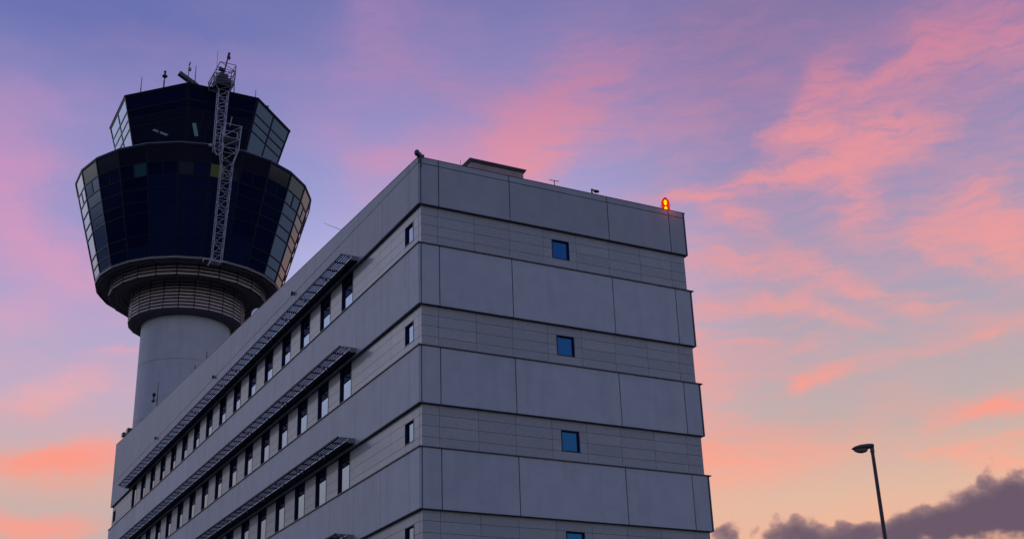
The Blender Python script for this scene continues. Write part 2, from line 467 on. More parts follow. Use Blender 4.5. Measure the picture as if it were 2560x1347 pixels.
# maintenance rail below the drum
rl=MB()
for f in range(24):
    rl.tube(P(7.5+15*f,7.78,21.14),P(22.5+15*f,7.78,21.14),0.055,n=8)
    rl.bar(P(7.5+15*f,7.78,21.14),P(7.5+15*f,7.60,21.50),0.05)
rl.build('maintenance_rail',M['shade'],tw)
fb=MB(); fb.lathe([(7.99,zz(21.58)),(8.05,zz(21.50)),(8.03,zz(21.36)),(7.90,zz(21.34))],24,ph=R(7.5),smooth=False)
fb.build('fascia',surf('fascia_metal',(0.17,0.15,0.15),0.6,noise=0.12),tw)

DR=[(21.55,8.0),(30.85,10.53)]
def drum_r(z): return DR[0][1]+(DR[1][1]-DR[0][1])*(z-DR[0][0])/(DR[1][0]-DR[0][0])
rowsD=[30.72,29.37,28.22,27.20,26.16,25.22,23.36,22.46,21.60]
lit={(-45.0,1,1):3,(-15.0,1,0):5,(0.0,1,0):4,(0.0,1,1):5}
def facet(name, a0, a1, rf, rows, split, mats, litmap, jit, barw, hbar, mid=False):
    """one glazed face: panes in a grid with mullion bars in front"""
    f=MB(); am=(a0+a1)/2
    def q(s,z):   # s 0..1 across the face
        pa=P(a0,rf(z),z); pb=P(a1,rf(z),z); return pa.lerp(pb,s)
    nrm=(q(1,rows[0])-q(0,rows[0])).cross(q(0,rows[-1])-q(0,rows[0])).normalized()
    if nrm.dot(P(am,1,0)-Vector((0,0,zz(0))))<0: nrm=-nrm
    for i in range(len(rows)-1):
        zt,zb=rows[i],rows[i+1]
        cs=[0,0.5,1] if split(i) else [0,1]
        for c in range(len(cs)-1):
            mi=litmap.get((am,i,c),mats(i))
            j=[nrm*random.uniform(-jit,jit) for _ in range(3)]
            vs=[q(cs[c],zb)+j[0],q(cs[c+1],zb)+j[1],q(cs[c+1],zt)+j[2],q(cs[c],zt)+(j[0]+j[2]-j[1])]
            f.add(vs,[(0,1,2,3)],mi)
    o=f.build(name,[M['tglass'],M['opaque'],M['cabglass'],M['lit_teal'],M['lit_warm'],M['lit_dim'],M['mull']],tw)
    b=MB(); off=nrm*0.012
    for i,z in enumerate(rows):
        b.bar(q(0,z)+off,q(1,z)+off,0.07,hbar,up=q(0,rows[0])-q(0,rows[-1]))
    for i in range(len(rows)-1):
        if split(i) : b.bar(q(0.5,rows[i])+off,q(0.5,rows[i+1])+off,hbar*1.1,0.07,up=nrm)
    # half of the corner mullion on each side
    b.bar(q(0.012,rows[0])+off*1.3,q(0.012,rows[-1])+off*1.3,barw,0.08,up=nrm)
    b.bar(q(0.988,rows[0])+off*1.3,q(0.988,rows[-1])+off*1.3,barw,0.08,up=nrm)
    b.build('mullion_grid',M['mull'],o)
    return o
for k in range(24):
    a0=-187.5+15*k
    facet('drum_window',a0,a0+15,drum_r,rowsD,lambda i:i==1,lambda i:1 if i==0 else 0,lit,0.006,0.10,0.10)
d=MB()
d.lathe([(8.4,zz(30.86)),(10.50,zz(30.86)),(10.56,zz(30.92)),(10.58,zz(30.74)),(10.50,zz(30.70))],24,ph=R(7.5),smooth=False)
d.lathe([(8.4,zz(30.86)),(0.2,zz(30.9))],24,ph=R(7.5),smooth=False)
d.build('drum_roof',M['mull'],tw)
rim=MB()
for f in range(24): rim.tube(P(7.5+15*f,10.42,31.02),P(22.5+15*f,10.42,31.02),0.04,n=6)
for f in range(48): rim.bar(P(7.5+7.5*f,10.42 if f%2==0 else 10.42*math.cos(R(7.5)),31.02),P(7.5+7.5*f,10.40 if f%2==0 else 10.40*math.cos(R(7.5)),30.86),0.035)
rim.build('edge_rail',M['grey'],tw)
CB=[(31.0,6.33),(38.03,8.31)]
def cab_r(z): return CB[0][1]+(CB[1][1]-CB[0][1])*(z-CB[0][0])/(CB[1][0]-CB[0][0])
rowsC=[37.92,36.70,35.93,35.13,33.05]
for k in range(8):
    a0=-202.5+45*k
    dark=-50<a0+22.5<5 # the faces above the gantry have undivided upper panes and see-through lower glass
    facet('cab_window',a0,a0+45,cab_r,rowsC,(lambda i:i==3) if dark else (lambda i:True),(lambda i:0 if i<2 else 2) if dark else (lambda i:0),{},0.008,0.12,0.11)
cw=MB(); cw.lathe([(cab_r(33.05)-0.02,zz(33.05)),(cab_r(31.0)-0.02,zz(30.9))],8,ph=R(22.5),smooth=False)
cw.build('cab_base_wall',M['mull'],tw)
cr=MB()
cr.lathe([(8.15,zz(37.90)),(8.33,zz(37.92)),(8.41,zz(37.98)),(8.41,zz(38.10)),(8.2,zz(38.12)),(0.02,zz(38.2))],8,ph=R(22.5),smooth=False)
cr.build('cab_roof',M['mull'],tw)
ci=MB()
ci.lathe([(6.7,zz(33.1)),(0.02,zz(33.1))],8,ph=R(22.5),smooth=False)
ci.lathe([(7.6,zz(36.35)),(0.02,zz(36.35))],8,ph=R(22.5),smooth=False)
ci.lathe([(1.2,zz(33.1)),(1.2,zz(36.35))],16)
ci.build('cab_interior',surf('cab_interior_paint',(0.03,0.03,0.032),0.9),tw)
def ceiling_light(p,q,w):
    b=MB(); b.bar(p,q,w,0.05); b.build('ceiling_light',M['strip'],tw,off=(TX,TY,0))
ceiling_light((3.45,66.97,zz(36.28)),(4.85,67.45,zz(36.28)),0.30)
ceiling_light((6.50,64.3,zz(36.28)),(7.30,66.5,zz(36.28)),0.34)

# ------------------------------------------------------------------ cleaning gantries in front of the tower glass
def lattice(mb, A, B, n, r=0.035, rd=0.022):
    """A, B: four corner points at both ends (front-left, front-right, back-right, back-left)"""
    A=[Vector(a) for a in A]; B=[Vector(b) for b in B]
    for a,b in zip(A,B): mb.tube(a,b,r,n=6)
    for k in range(n+1):
        t=k/n; q=[a.lerp(b,t) for a,b in zip(A,B)]
        for i in range(4): mb.tube(q[i],q[(i+1)%4],rd*1.15,n=5)
        if k<n:
            t2=(k+1)/n; w=[a.lerp(b,t2) for a,b in zip(A,B)]
            for i in range(4):
                j=(i+1)%4
                if (k+i)%2==0: mb.tube(q[i],w[j],rd,n=5)
                else: mb.tube(q[j],w[i],rd,n=5)
def rect(x0,x1,y0,y1,z): return [(x0,y0,zz(z)),(x1,y0,zz(z)),(x1,y1,zz(z)),(x0,y1,zz(z))]
lg=thing('cleaning_gantry',(8.06,59.2,zz(20.85)),'tall pale lattice gantry before the main glass drum, with a cage at its top','gantry','lattice gantries of the tower')
OFF=(8.06,59.2,zz(20.85))
mb=MB(); lattice(mb,rect(7.66,8.47,59.15,59.75,20.85),rect(7.42,8.40,57.05,57.6,29.15),11)
for x0,x1 in ((7.70,7.05),(8.43,8.95)): mb.bar((x0,59.2,zz(20.95)),(x1,59.6,zz(21.14)),0.07)
mb.bar((7.62,59.2,zz(20.85)),(8.50,59.2,zz(20.85)),0.10)
mb.bar((7.55,59.2,zz(20.95)),(7.30,59.1,zz(20.3)),0.06); mb.bar((7.05,59.5,zz(21.1)),(6.95,59.5,zz(20.75)),0.06)
y=22
for t_ in (0.25,0.5,0.62,0.72):
    mb.box(8.40-t_*.07+.02,8.52-t_*.07,59.1-2.1*t_,59.25-2.1*t_,zz(20.85+8.3*t_),zz(21.0+8.3*t_))
mb.build('truss',M['truss'],lg,off=OFF)
mb=MB()
lattice(mb,rect(7.42,8.40,57.05,57.6,29.15),rect(7.27,8.72,56.8,57.7,30.35),1)
lattice(mb,rect(7.27,8.72,56.8,57.7,30.35),rect(7.27,8.74,56.7,57.8,31.30),1,rd=0.026)
lattice(mb,rect(7.27,8.74,56.7,57.8,31.30),rect(7.36,8.80,56.6,57.8,32.52),1,r=0.04,rd=0.028)
mb.box(7.30,8.72,56.75,57.75,zz(31.27),zz(31.33))
mb.bar((7.86,57,zz(32.5)),(8.02,57,zz(33.5)),0.05)
mb.build('cage',M['truss'],lg,off=OFF)

ug=thing('cleaning_gantry',(7.0,57.6,zz(30.1)),'upper lattice gantry in front of the cab glass, reaching above the roof to a basket','gantry','lattice gantries of the tower')
OFF=(7.0,57.6,zz(30.1))
mb=MB(); lattice(mb,rect(6.72,7.46,57.15,57.75,30.15),rect(7.20,8.08,58.85,59.45,37.05),9)
mb.bar((6.72,57.2,zz(30.15)),(6.95,57.3,zz(29.75)),0.07); mb.bar((7.46,57.2,zz(30.15)),(7.2,57.3,zz(29.75)),0.07); mb.bar((6.92,57.3,zz(29.75)),(7.23,57.3,zz(29.75)),0.07)
mb.ellipsoid((6.45,57.4,zz(30.55)),(0.18,0.18,0.14))
mb.build('truss',M['truss'],ug,off=OFF)
mb=MB()
lattice(mb,rect(7.15,8.12,58.85,59.45,37.05),rect(6.70,8.45,58.8,60.4,37.65),1,r=0.045,rd=0.03)
lattice(mb,rect(6.70,8.45,58.8,60.4,37.65),rect(6.66,8.55,58.8,60.6,38.55),2,r=0.045,rd=0.03)
lattice(mb,rect(6.66,8.55,58.8,60.6,38.55),rect(7.20,8.62,59.0,60.4,39.95),2,r=0.045,rd=0.028)
mb.build('basket',M['trussdark'],ug,off=OFF)
mb=MB()
mb.box(6.95,8.3,59.1,60.3,zz(37.7),zz(38.55)); mb.box(7.2,8.05,59.2,60.1,zz(38.55),zz(38.95))
mb.tube((7.5,59.4,zz(38.9)),(7.5,59.4,zz(39.6)),0.09); mb.box(7.22,7.45,59.3,59.6,zz(39.35),zz(39.65))
mb.build('winch',M['black'],ug,off=OFF)
mb=MB(); mb.tube((7.62,59.3,zz(38.9)),(7.98,59.3,zz(41.05)),0.07,0.06); mb.bar((7.94,59.3,zz(40.75)),(8.02,59.3,zz(41.25)),0.2)
mb.box(7.98,8.14,59.2,59.4,zz(40.62),zz(40.85)); mb.ellipsoid((7.62,59.3,zz(39.35)),(0.16,0.16,0.2))
mb.build('jib',M['black'],ug,off=OFF)
mb=MB(); mb.bar((7.4,60.4,zz(37.75)),(7.5,64.5,zz(38.2)),0.16); mb.bar((8.0,60.4,zz(37.75)),(8.0,64.5,zz(38.2)),0.16); mb.box(7.2,8.2,64.0,65.0,zz(38.14),zz(38.7))
mb.build('davit_base',M['black'],ug,off=OFF)

# ------------------------------------------------------------------ aerials and equipment on the cab roof
ZR=zz(38.12)
def whip(x,y,z1,label,r=0.035,lean=0.0,zfrom=ZR):
    o=thing('whip_antenna',(x,y,zfrom),label,'antenna','whip antennas on the tower roof')
    hgt=z1-zfrom
    b=MB(); b.tube((0,0,-0.02),(lean*0.3,0,hgt*0.38),r*1.35,n=8); b.build('mount',M['black'],o)
    b=MB(); b.tube((lean*0.3,0,hgt*0.38),(lean,0,hgt),r,r*0.7,n=8); b.build('rod',M['black'],o)
whip(1.55,64.4,zz(39.95),'short dark whip antenna farthest left on the tower roof edge',0.035)
whip(5.66,61.5,zz(40.50),'dark whip antenna just right of the tilted radar bar',0.04)
whip(7.55,61.6,zz(42.75),'tall thin whip antenna rising behind the left of the gantry basket',0.022)
whip(9.23,61.5,zz(40.85),'dark whip antenna hugging the right side of the gantry basket',0.035)
whip(11.2,61.35,zz(39.35),'short dark whip antenna alone near the right end of the tower roof',0.035)
o=thing('signal_light',(3.2,62.6,ZR),'mushroom shaped dark lamp on a thin post on the tower roof','light')
b=MB(); b.tube((0,0,0),(0,0,1.2),0.05,n=8); b.tube((-0.05,0,0.1),(-0.05,0,0.85),0.035,n=6); b.build('post',M['black'],o)
b=MB(); b.lathe([(0.02,1.12),(0.12,1.16),(0.26,1.30),(0.20,1.40),(0.08,1.52),(0.07,1.66),(0.12,1.72),(0.11,1.84),(0.01,1.88)],16); b.build('lamp_head',M['black'],o)
o=thing('weather_mast',(5.02,61.6,ZR),'thin weather mast with a pale box, behind the tilted radar bar','mast')
b=MB(); b.tube((0,0,0),(0.06,0,2.45),0.035,n=8); b.tube((0.06,0,2.4),(0.12,0,2.72),0.06,n=8); b.build('pole',M['black'],o)
b=MB(); b.box(-0.02,0.24,-0.1,0.1,1.85,2.12); b.build('sensor_box',M['grey'],o)
o=thing('surface_radar',(5.2,61.9,ZR),'tilted dark radar bar antenna on the front of the tower roof','radar')
b=MB(); b.tube((0.1,0,0),(-0.05,0,0.85),0.13,n=12); b.build('pedestal',M['black'],o)
b=MB(); b.bar((-0.95,-0.1,1.48),(0.78,0.05,0.62),0.42,0.34); b.build('radar_bar',surf('radar_bar_paint',(0.05,0.048,0.04),0.5),o)
o=thing('floodlight',(12.55,62.4,ZR),'tiny dark fitting on the right edge of the tower roof','light','floodlights on roofs')
b=MB(); b.tube((0,0,0),(0,0,0.18),0.04); b.build('post',M['black'],o)
b=MB(); b.box(-0.2,0.2,-0.15,0.15,0.15,0.42); b.build('lamp_head',M['black'],o)

# ------------------------------------------------------------------ equipment on the office roof
o=thing('security_camera',(0.12,0.15,zz(0.02)),'round dark security camera fixed to the front roof corner','camera')
b=MB(); b.bar((-0.03,-0.19,-0.42),(-0.03,-0.19,0.05),0.035,0.035); b.box(-0.10,0.10,-0.19,0.05,0.0,0.09); b.bar((-0.05,-0.18,0.04),(-0.16,-0.2,0.06),0.13); b.bar((-0.13,-0.20,-0.20),(-0.05,-0.19,-0.02),0.05); b.build('bracket',M['lampbody'],o)
b=MB(); b.ellipsoid((-0.20,-0.2,0.10),(0.10,0.11,0.125)); b.build('housing',M['lampbody'],o)
b=MB(); b.ellipsoid((-0.235,-0.25,0.04),(0.07,0.075,0.075)); b.build('lens',M['black'],o)

b=MB(); b.tube((1.92,0.3,zz(-0.3)),(1.85,0.3,zz(0.42)),0.012,0.008,6); o=b.build('rod_antenna',M['black'],off=(1.9,0.3,zz(-0.3)),loc=(1.9,0.3,zz(-0.3)))
tag(o,'short thin rod aerial left of the pinkish roof plant room','antenna')
o=thing('television_aerial',(5.92,0.35,zz(-0.3)),'small T shaped aerial on the roof right of the plant room','antenna')
b=MB(); b.tube((0,0,0),(0,0,0.74),0.016,n=8); b.build('pole',M['black'],o)
b=MB(); b.tube((-0.21,0.0,0.72),(0.21,0.0,0.74),0.014,n=8); b.build('crossbar',M['black'],o)
o=thing('floodlight',(7.62,0.35,zz(-0.3)),'small dark roof floodlight on a short post between T aerial and red beacon','light','floodlights on roofs')
b=MB(); b.tube((0,0,0),(0,0,0.72),0.035,n=8); b.build('post',M['black'],o)
b=MB(); b.bar((-0.02,0,0.70),(0.15,0,0.68),0.04); b.ellipsoid((0.21,0,0.655),(0.13,0.09,0.055)); b.build('lamp_head',M['black'],o)

# obstruction light
def lens_mat():
    m,nt,out=new_mat('red_lens')
    tr=nt.nodes.new('ShaderNodeBsdfTransparent'); tr.inputs[0].default_value=(1.0,0.38,0.05,1)
    e=nt.nodes.new('ShaderNodeEmission'); e.inputs[0].default_value=(1.0,0.012,0.0,1); e.inputs[1].default_value=0.95
    a=nt.nodes.new('ShaderNodeMixShader'); a.inputs[0].default_value=0.45
    nt.links.new(tr.outputs[0],a.inputs[1]); nt.links.new(e.outputs[0],a.inputs[2]); nt.links.new(a.outputs[0],out.inputs[0]); return m
o=thing('obstruction_light',(11.09,0.3,zz(0.02)),'glowing red and yellow double obstruction light on the right roof corner','light')
b=MB(); b.lathe([(0.001,-0.3),(0.12,-0.3),(0.12,-0.02),(0.19,0.0),(0.19,0.045),(0.001,0.05)],20); b.build('base',M['black'],o)
LM=lens_mat(); BM=emit('lamp_filament',(1.0,0.62,0.02),7.0)
for z0,z1,r1 in ((0.05,0.325,0.19),(0.355,0.61,0.17)):
    b=MB(); b.lathe([(0.14,z0),(0.165,z0+0.06),(0.168,z0+0.16),(0.165 if z0<0.2 else 0.14,z0+0.22),(0.158 if z0<0.2 else 0.08,z1)],24); lo=b.build('lens',LM,o)
    b=MB(); b.ellipsoid((0.0,0,(z0+z1)/2),(0.06,0.06,0.115)); b.build('bulb',BM,lo)
b=MB(); b.lathe([(0.185,0.325),(0.195,0.335),(0.195,0.345),(0.175,0.355)],24); b.build('collar',surf('lens_collar',(0.2,0.02,0.0),0.5),o)
b=MB(); b.lathe([(0.10,0.605),(0.085,0.64),(0.05,0.68),(0.001,0.69)],18); b.build('cap',surf('cap_paint',(0.08,0.008,0.004),0.5),o)
ld=bpy.data.lights.new('beacon_glow','POINT'); ld.energy=11; ld.color=(1.0,0.09,0.01); ld.shadow_soft_size=0.2
lo=bpy.data.objects.new('beacon_glow',ld); COL.objects.link(lo); lo.location=(0,-0.42,0.22); lo.parent=o

# left roof edge
for (y,hh,lab,hd) in ((51.45,0.55,'small dark floodlight at the far left roof end, nearer the corner',0.34),(49.9,0.42,'larger dark floodlight at the far left roof end, next to the smaller one',0.46)):
    o=thing('floodlight',(0.32,y,zz(SL*y-0.1)),lab,'light','floodlights on roofs')
    b=MB(); b.tube((0,0,0),(0,0,hh),0.045,n=8); b.build('post',M['black'],o)
    b=MB(); b.prism([(-hd*0.6,hh-0.02),(hd*0.6,hh-0.02),(hd*0.75,hh+hd*0.45),(hd*0.55,hh+hd*0.75),(-hd*0.6,hh+hd*0.75)],0,-0.16,0.16); b.build('lamp_head',M['black'],o)
o=thing('instrument_mast',(0.35,41.9,zz(SL*41.9-0.1)),'tall dark instrument mast with side arm against the tower shaft','mast')
b=MB(); b.tube((0,0,0),(0,0.05,2.15),0.04,0.02,n=8); b.build('pole',M['black'],o)
b=MB(); b.tube((0,0,0.95),(0,1.1,1.2),0.035,n=6); b.tube((0,1.1,1.1),(0,1.1,1.75),0.05,n=6); b.ellipsoid((0,1.1,1.62),(0.13,0.2,0.13)); b.ellipsoid((0,1.15,1.22),(0.12,0.2,0.1)); b.build('side_arm',M['black'],o)
for (y,z1,rr,lab) in ((29.85,2.28,0.035,'short dark roof post right of the shorter one, before the tower shaft'),(32.35,2.24,0.045,'stubby dark roof post left of another, before the tower shaft')):
    b=MB(); zb_=SL*y-0.1
    b.tube((0,0,0),(0,0,z1-zb_),rr,rr*0.6,n=8); b.ellipsoid((0,0,0.2),(rr*2,rr*2,rr*3)); b.box(-0.06,0.06,-0.09,0.09,0.0,0.12)
    o=b.build('roof_post',M['black'],loc=(0.3,y,zz(zb_))); tag(o,lab,'post','short posts on the office roof')
b=MB(); b.tube((0,0,0),(0,3.0,1.72),0.014,0.008,6); b.box(-0.05,0.05,-0.08,0.08,-0.1,0.05)
o=b.build('boom_antenna',M['grey'],loc=(0.3,7.9,zz(0.36))); tag(o,'thin slanting boom aerial leaning from the office roof towards the tower','antenna')
o=thing('radome',(0.9,22.4,zz(1.0)),'white rounded radome on the office roof below the louvred collar','radome')
b=MB(); b.lathe([(0.22,0.2),(0.30,0.25),(0.31,0.95),(0.27,1.12),(0.16,1.24),(0.001,1.28)],24); b.build('dome',M['white'],o)
b=MB(); b.box(-0.2,0.2,-0.2,0.2,0.0,0.2); b.tube((0.15,-0.38,0),(0.15,-0.38,1.2),0.05); b.bar((0.15,-0.38,1.15),(0.0,-0.2,1.2),0.09); b.build('stand',M['black'],o)
# wall lamps below the parapet joint
wl0=None
for y,lab in ((13.74,'dark wall lamp on the parapet nearest the front corner'),(26.6,'dark wall lamp on the parapet, middle of the three'),(39.44,'dark wall lamp on the parapet farthest from the front corner')):
    o=thing('wall_lamp',(0,y,zz(-0.24)),lab,'lamp','wall lamps along the parapet')
    if wl0 is None:
        wl0=o
        b=MB(); b.box(-0.05,-0.001,-0.05,0.05,-0.07,0.05); b.bar((-0.04,0,0.0),(-0.10,0.0,-0.02),0.04); b.build('mount',M['grey'],o)
        b=MB(); b.prism([(-0.07,-0.09),(0.09,-0.09),(0.11,0.0),(0.07,0.06),(-0.09,0.04)],0,-0.19,-0.08); b.build('lamp_head',M['lampbody'],o)
    else:
        for ch in wl0.children:
            d_=ch.copy(); COL.objects.link(d_); d_.parent=o

# ------------------------------------------------------------------ street lamp
LX,LY=4.31,-16.04; LT=9.0
o=thing('street_lamp',(LX,LY,0),'slim dark street lamp with a single flat head, right of the office block','street lamp')
b=MB(); b.tube((0,0,0.9),(0,0,LT-0.03),0.062,0.040,n=14); b.build('pole',M['pole'],o)
b=MB(); b.tube((0,0,0),(0,0,0.9),0.085,0.085,n=14); b.lathe([(0.15,0.0),(0.15,0.02),(0.085,0.03)],14); b.build('pole_base',M['pole'],o)
b=MB(); b.tube((0,0,LT-0.05),(0.005,-0.004,LT+0.07),0.052,0.046,n=12); b.build('bracket',M['lampbody'],o)
dx,dy=-0.768,0.640     # direction the head points
def hp(s,t,z): return (s*dx-t*dy, s*dy+t*dx, LT+z)
b=MB(); stn=[(-0.055,0.05,0.075,0.135),(-0.03,0.075,0.06,0.155),(0.10,0.105,0.035,0.160),(0.25,0.11,0.030,0.150),(0.36,0.095,0.035,0.125),(0.43,0.06,0.045,0.095),(0.455,0.02,0.055,0.075)]
vs=[]; n8=10
for s,w,zb_,zt_ in stn:
    for i in range(n8):
        t=2*math.pi*i/n8
        vs.append(hp(s,w*math.cos(t),(zb_+zt_)/2+(zt_-zb_)/2*(abs(math.sin(t))**0.7*(1 if math.sin(t)>0 else -1))))
fs=[(k*n8+i,k*n8+(i+1)%n8,(k+1)*n8+(i+1)%n8,(k+1)*n8+i) for k in range(len(stn)-1) for i in range(n8)]
fs+=[tuple(range(n8))[::-1],tuple(range((len(stn)-1)*n8,len(stn)*n8))]
b.add(vs,fs,0,True); b.build('lamp_head',M['lampbody'],o)
b=MB(); vs=[]
st2=[(0.10,0.03,0.0),(0.14,0.075,-0.035),(0.24,0.088,-0.055),(0.34,0.075,-0.035),(0.41,0.03,0.01)]
for s,w,zb_ in st2:
    for i in range(7):
        t=math.pi*i/6; vs.append(hp(s,w*math.cos(t),0.045-(0.045-zb_)*math.sin(t)))
fs=[(k*7+i,k*7+i+1,(k+1)*7+i+1,(k+1)*7+i) for k in range(4) for i in range(6)]
b.add(vs,fs,0,True); b.build('lamp_bowl',M['bowl'],o)

# ------------------------------------------------------------------ camera
cam=bpy.data.cameras.new('Camera'); co=bpy.data.objects.new('Camera',cam); COL.objects.link(co)
from mathutils import Matrix
yaw,pit,rol=0.50009482,0.40241228,-0.03583464
f=Vector((math.sin(yaw)*math.cos(pit),math.cos(yaw)*math.cos(pit),math.sin(pit)))
r_=Vector((math.cos(yaw),-math.sin(yaw),0)); u_=r_.cross(f)
cr_,sr_=math.cos(rol),math.sin(rol)
rr_=r_*cr_+u_*sr_; uu_=-r_*sr_+u_*cr_
m3=Matrix((rr_,uu_,-f)).transposed().to_4x4(); m3.translation=Vector((-16.73138,-37.42420,zz(-21.98278)))
co.matrix_world=m3
cam.sensor_width=36; cam.sensor_fit='HORIZONTAL'; cam.lens=3169.472/2560*36
cam.clip_end=10000; cam.clip_start=0.1
scene.camera=co

# ------------------------------------------------------------------ sky
PINK=[(4.3, 25.31, 1.55, 2.56, 0.148, 0.8), (5.68, 23.12, 2.66, 1.09, -0.616, 0.53), (8.04, 21.84, 2.48, 0.75, -0.275, 0.58), (5.53, 20.39, 1.51, 0.92, 0.109, 0.48), (7.52, 17.52, 1.85, 0.65, 0.366, 0.64), (5.96, 16.55, 1.47, 0.55, 0.081, 0.37), (6.93, 14.36, 2.44, 0.51, 0.179, 1.16), (9.3, 14.07, 1.84, 1.11, 0.046, 0.43), (6.92, 11.64, 2.38, 0.45, 0.043, 1.01), (3.67, 27.75, 2.28, 2.55, 0.167, 0.31), (9.42, 19.03, 1.04, 0.26, 0.073, 0.53), (19.51, 34.19, 1.46, 2.49, -0.205, 0.48), (21.06, 32.49, 2.25, 1.39, -0.475, 0.43), (27.05, 29.21, 2.706, 1.39, 0.291, 1.25), (26.61, 27.61, 1.22, 1.58, -0.039, 1.1), (29.66, 31.73, 2.44, 2.2, 0.593, 0.48), (22.55, 28.42, 2.44, 0.79, 0.165, 0.48), (19.79, 27.14, 1.79, 1.19, 0.618, 0.43), (17.92, 29.23, 2.98, 0.59, -0.471, 0.21), (40.32, 29.16, 1.9, 0.74, 0.886, 0.95), (43.25, 29.76, 2.05, 0.41, 0.416, 0.8), (45.41, 30.17, 1.65, 0.75, 0.308, 0.85), (47.95, 30.93, 2.86, 1.46, 0.103, 0.74), (49.09, 29.62, 1.06, 1.08, -0.256, 0.58), (41.57, 26.93, 2.24, 1.14, 0.362, 0.95), (39.25, 27.92, 1.74, 0.41, -0.066, 0.8), (44.0, 27.09, 1.65, 0.85, 0.074, 0.8), (38.32, 26.2, 3.83, 0.39, 0.072, 0.85), (34.54, 25.86, 1.76, 0.25, -0.106, 0.64), (41.37, 24.49, 1.01, 1.53, -0.162, 0.69), (36.19, 24.69, 1.75, 0.49, -0.558, 0.53), (45.63, 24.07, 1.59, 0.75, 0.358, 0.48), (46.93, 22.43, 1.9, 1.28, -0.575, 0.95), (47.39, 21.13, 1.21, 0.89, -0.761, 0.85), (44.08, 22.63, 1.06, 0.66, -0.178, 0.53), (45.14, 21.31, 1.57, 0.33, -0.555, 0.48), (36.15, 22.73, 2.84, 0.66, -0.203, 0.8), (40.54, 21.09, 2.2, 0.5, -0.601, 0.74), (36.11, 20.73, 2.61, 0.35, 0.038, 0.58), (39.22, 19.95, 2.01, 0.34, -0.46, 0.58), (43.27, 19.63, 1.22, 0.41, -0.157, 0.53), (36.6, 19.02, 1.47, 0.23, -0.199, 0.37), (39.2, 17.22, 1.25, 0.31, 0.217, 1.01), (38.1, 16.91, 0.73, 0.34, 0.261, 0.64), (45.62, 15.06, 1.79, 0.36, -0.05, 1.06), (43.75, 14.74, 1.69, 0.25, 0.247, 0.53), (45.1, 13.71, 2.76, 0.33, 0.02, 0.85), (45.68, 12.8, 1.91, 0.5, -0.134, 0.85), (37.07, 14.3, 4.43, 0.66, 0.018, 0.31), (34.72, 13.64, 2.68, 1.14, 0.013, 0.43), (34.09, 17.57, 1.11, 3.89, -0.087, 0.37), (42.98, 17.76, 4.33, 0.34, 0.139, 0.31), (46.18, 18.28, 3.33, 0.92, 0.022, 0.27), (27.11, 18.03, 7.15, 5.1, -0.044, 0.48), (42.0, 27.0, 8.5, 5.0, 0.3, 0.17), (46.5, 24.0, 5, 7, 0, 0.12), (27.5, 29.5, 6, 4.5, 0.2, 0.18), (5.5, 24.0, 4.5, 6.5, 0, 0.21), (21, 31, 6, 4, 0, 0.08), (38, 19, 8, 5, 0, 0.12), (7, 15, 5, 4, 0, 0.14), (36.0, 32.4, 5.0, 2.8, 0.1, 0.24), (22.5, 31.8, 3.5, 2.4, 0.1, 0.14), (13.5, 32.0, 4.5, 1.2, 0.2, 0.16)]
DARK=[(34.53, 10.8, 0.61, 0.65, -0.071, 1.0), (37.05, 10.6, 1.38, 0.88, -0.081, 1.1), (39.88, 10.19, 2.29, 0.6, 0.004, 1.0), (42.33, 10.15, 2.57, 1.0, 0.165, 1.1), (44.77, 10.43, 1.89, 1.42, 0.04, 1.2), (47.79, 10.46, 2.78, 1.59, -0.031, 1.2), (52, 11.08, 4, 2.4, 0.1, 1.2)]
w=bpy.data.worlds.new('World'); scene.world=w; w.use_nodes=True
nt=w.node_tree; nt.nodes.clear(); L=nt.links.new
def nd(t,**k):
    n=nt.nodes.new(t)
    for a,b_ in k.items(): setattr(n,a,b_)
    return n
def put(sock,v):
    if isinstance(v,bpy.types.NodeSocket): L(v,sock)
    else: sock.default_value=v
def mth(op,a,b_=None,c_=None,clamp=False):
    n=nd('ShaderNodeMath',operation=op,use_clamp=clamp); put(n.inputs[0],a)
    if b_ is not None: put(n.inputs[1],b_)
    if c_ is not None: put(n.inputs[2],c_)
    return n.outputs[0]
def vm(op,a,b_=None,scale=None,out=0):
    n=nd('ShaderNodeVectorMath',operation=op); put(n.inputs[0],a)
    if b_ is not None: put(n.inputs[1],b_)
    if scale is not None: put(n.inputs['Scale'],scale)
    return n.outputs[out]
def noise(vec,scale,detail=4,rough=0.55,dims='3D',color=False,seed=0.0):
    n=nd('ShaderNodeTexNoise'); n.noise_dimensions=dims
    put(n.inputs['Vector'],vec); n.inputs['Scale'].default_value=scale; n.inputs['Detail'].default_value=detail; n.inputs['Roughness'].default_value=rough
    return n.outputs['Color' if color else 0]
def sstep(x,lo,hi):
    n=nd('ShaderNodeMapRange',interpolation_type='SMOOTHSTEP'); put(n.inputs[0],x); n.inputs[1].default_value=lo; n.inputs[2].default_value=hi
    return n.outputs[0]
def ramp(x,stops):
    n=nd('ShaderNodeValToRGB'); cr=n.color_ramp; cr.interpolation='B_SPLINE' if False else 'LINEAR'
    while len(cr.elements)<len(stops): cr.elements.new(0.5)
    for e,(p_,c_) in zip(cr.elements,stops): e.position=p_; e.color=lin(c_)
    L(x,n.inputs[0]); return n.outputs[0]
def mix(fac,a,b_):
    n=nd('ShaderNodeMix',data_type='RGBA'); put(n.inputs[0],fac); put(n.inputs[6],a); put(n.inputs[7],b_); return n.outputs[2]
tc=nd('ShaderNodeTexCoord'); D=tc.outputs['Generated']
sx=nd('ShaderNodeSeparateXYZ'); L(D,sx.inputs[0])
az=mth('MULTIPLY',mth('ARCTAN2',sx.outputs[0],sx.outputs[1]),57.29578)
el=mth('MULTIPLY',mth('ARCSINE',sx.outputs[2]),57.29578)
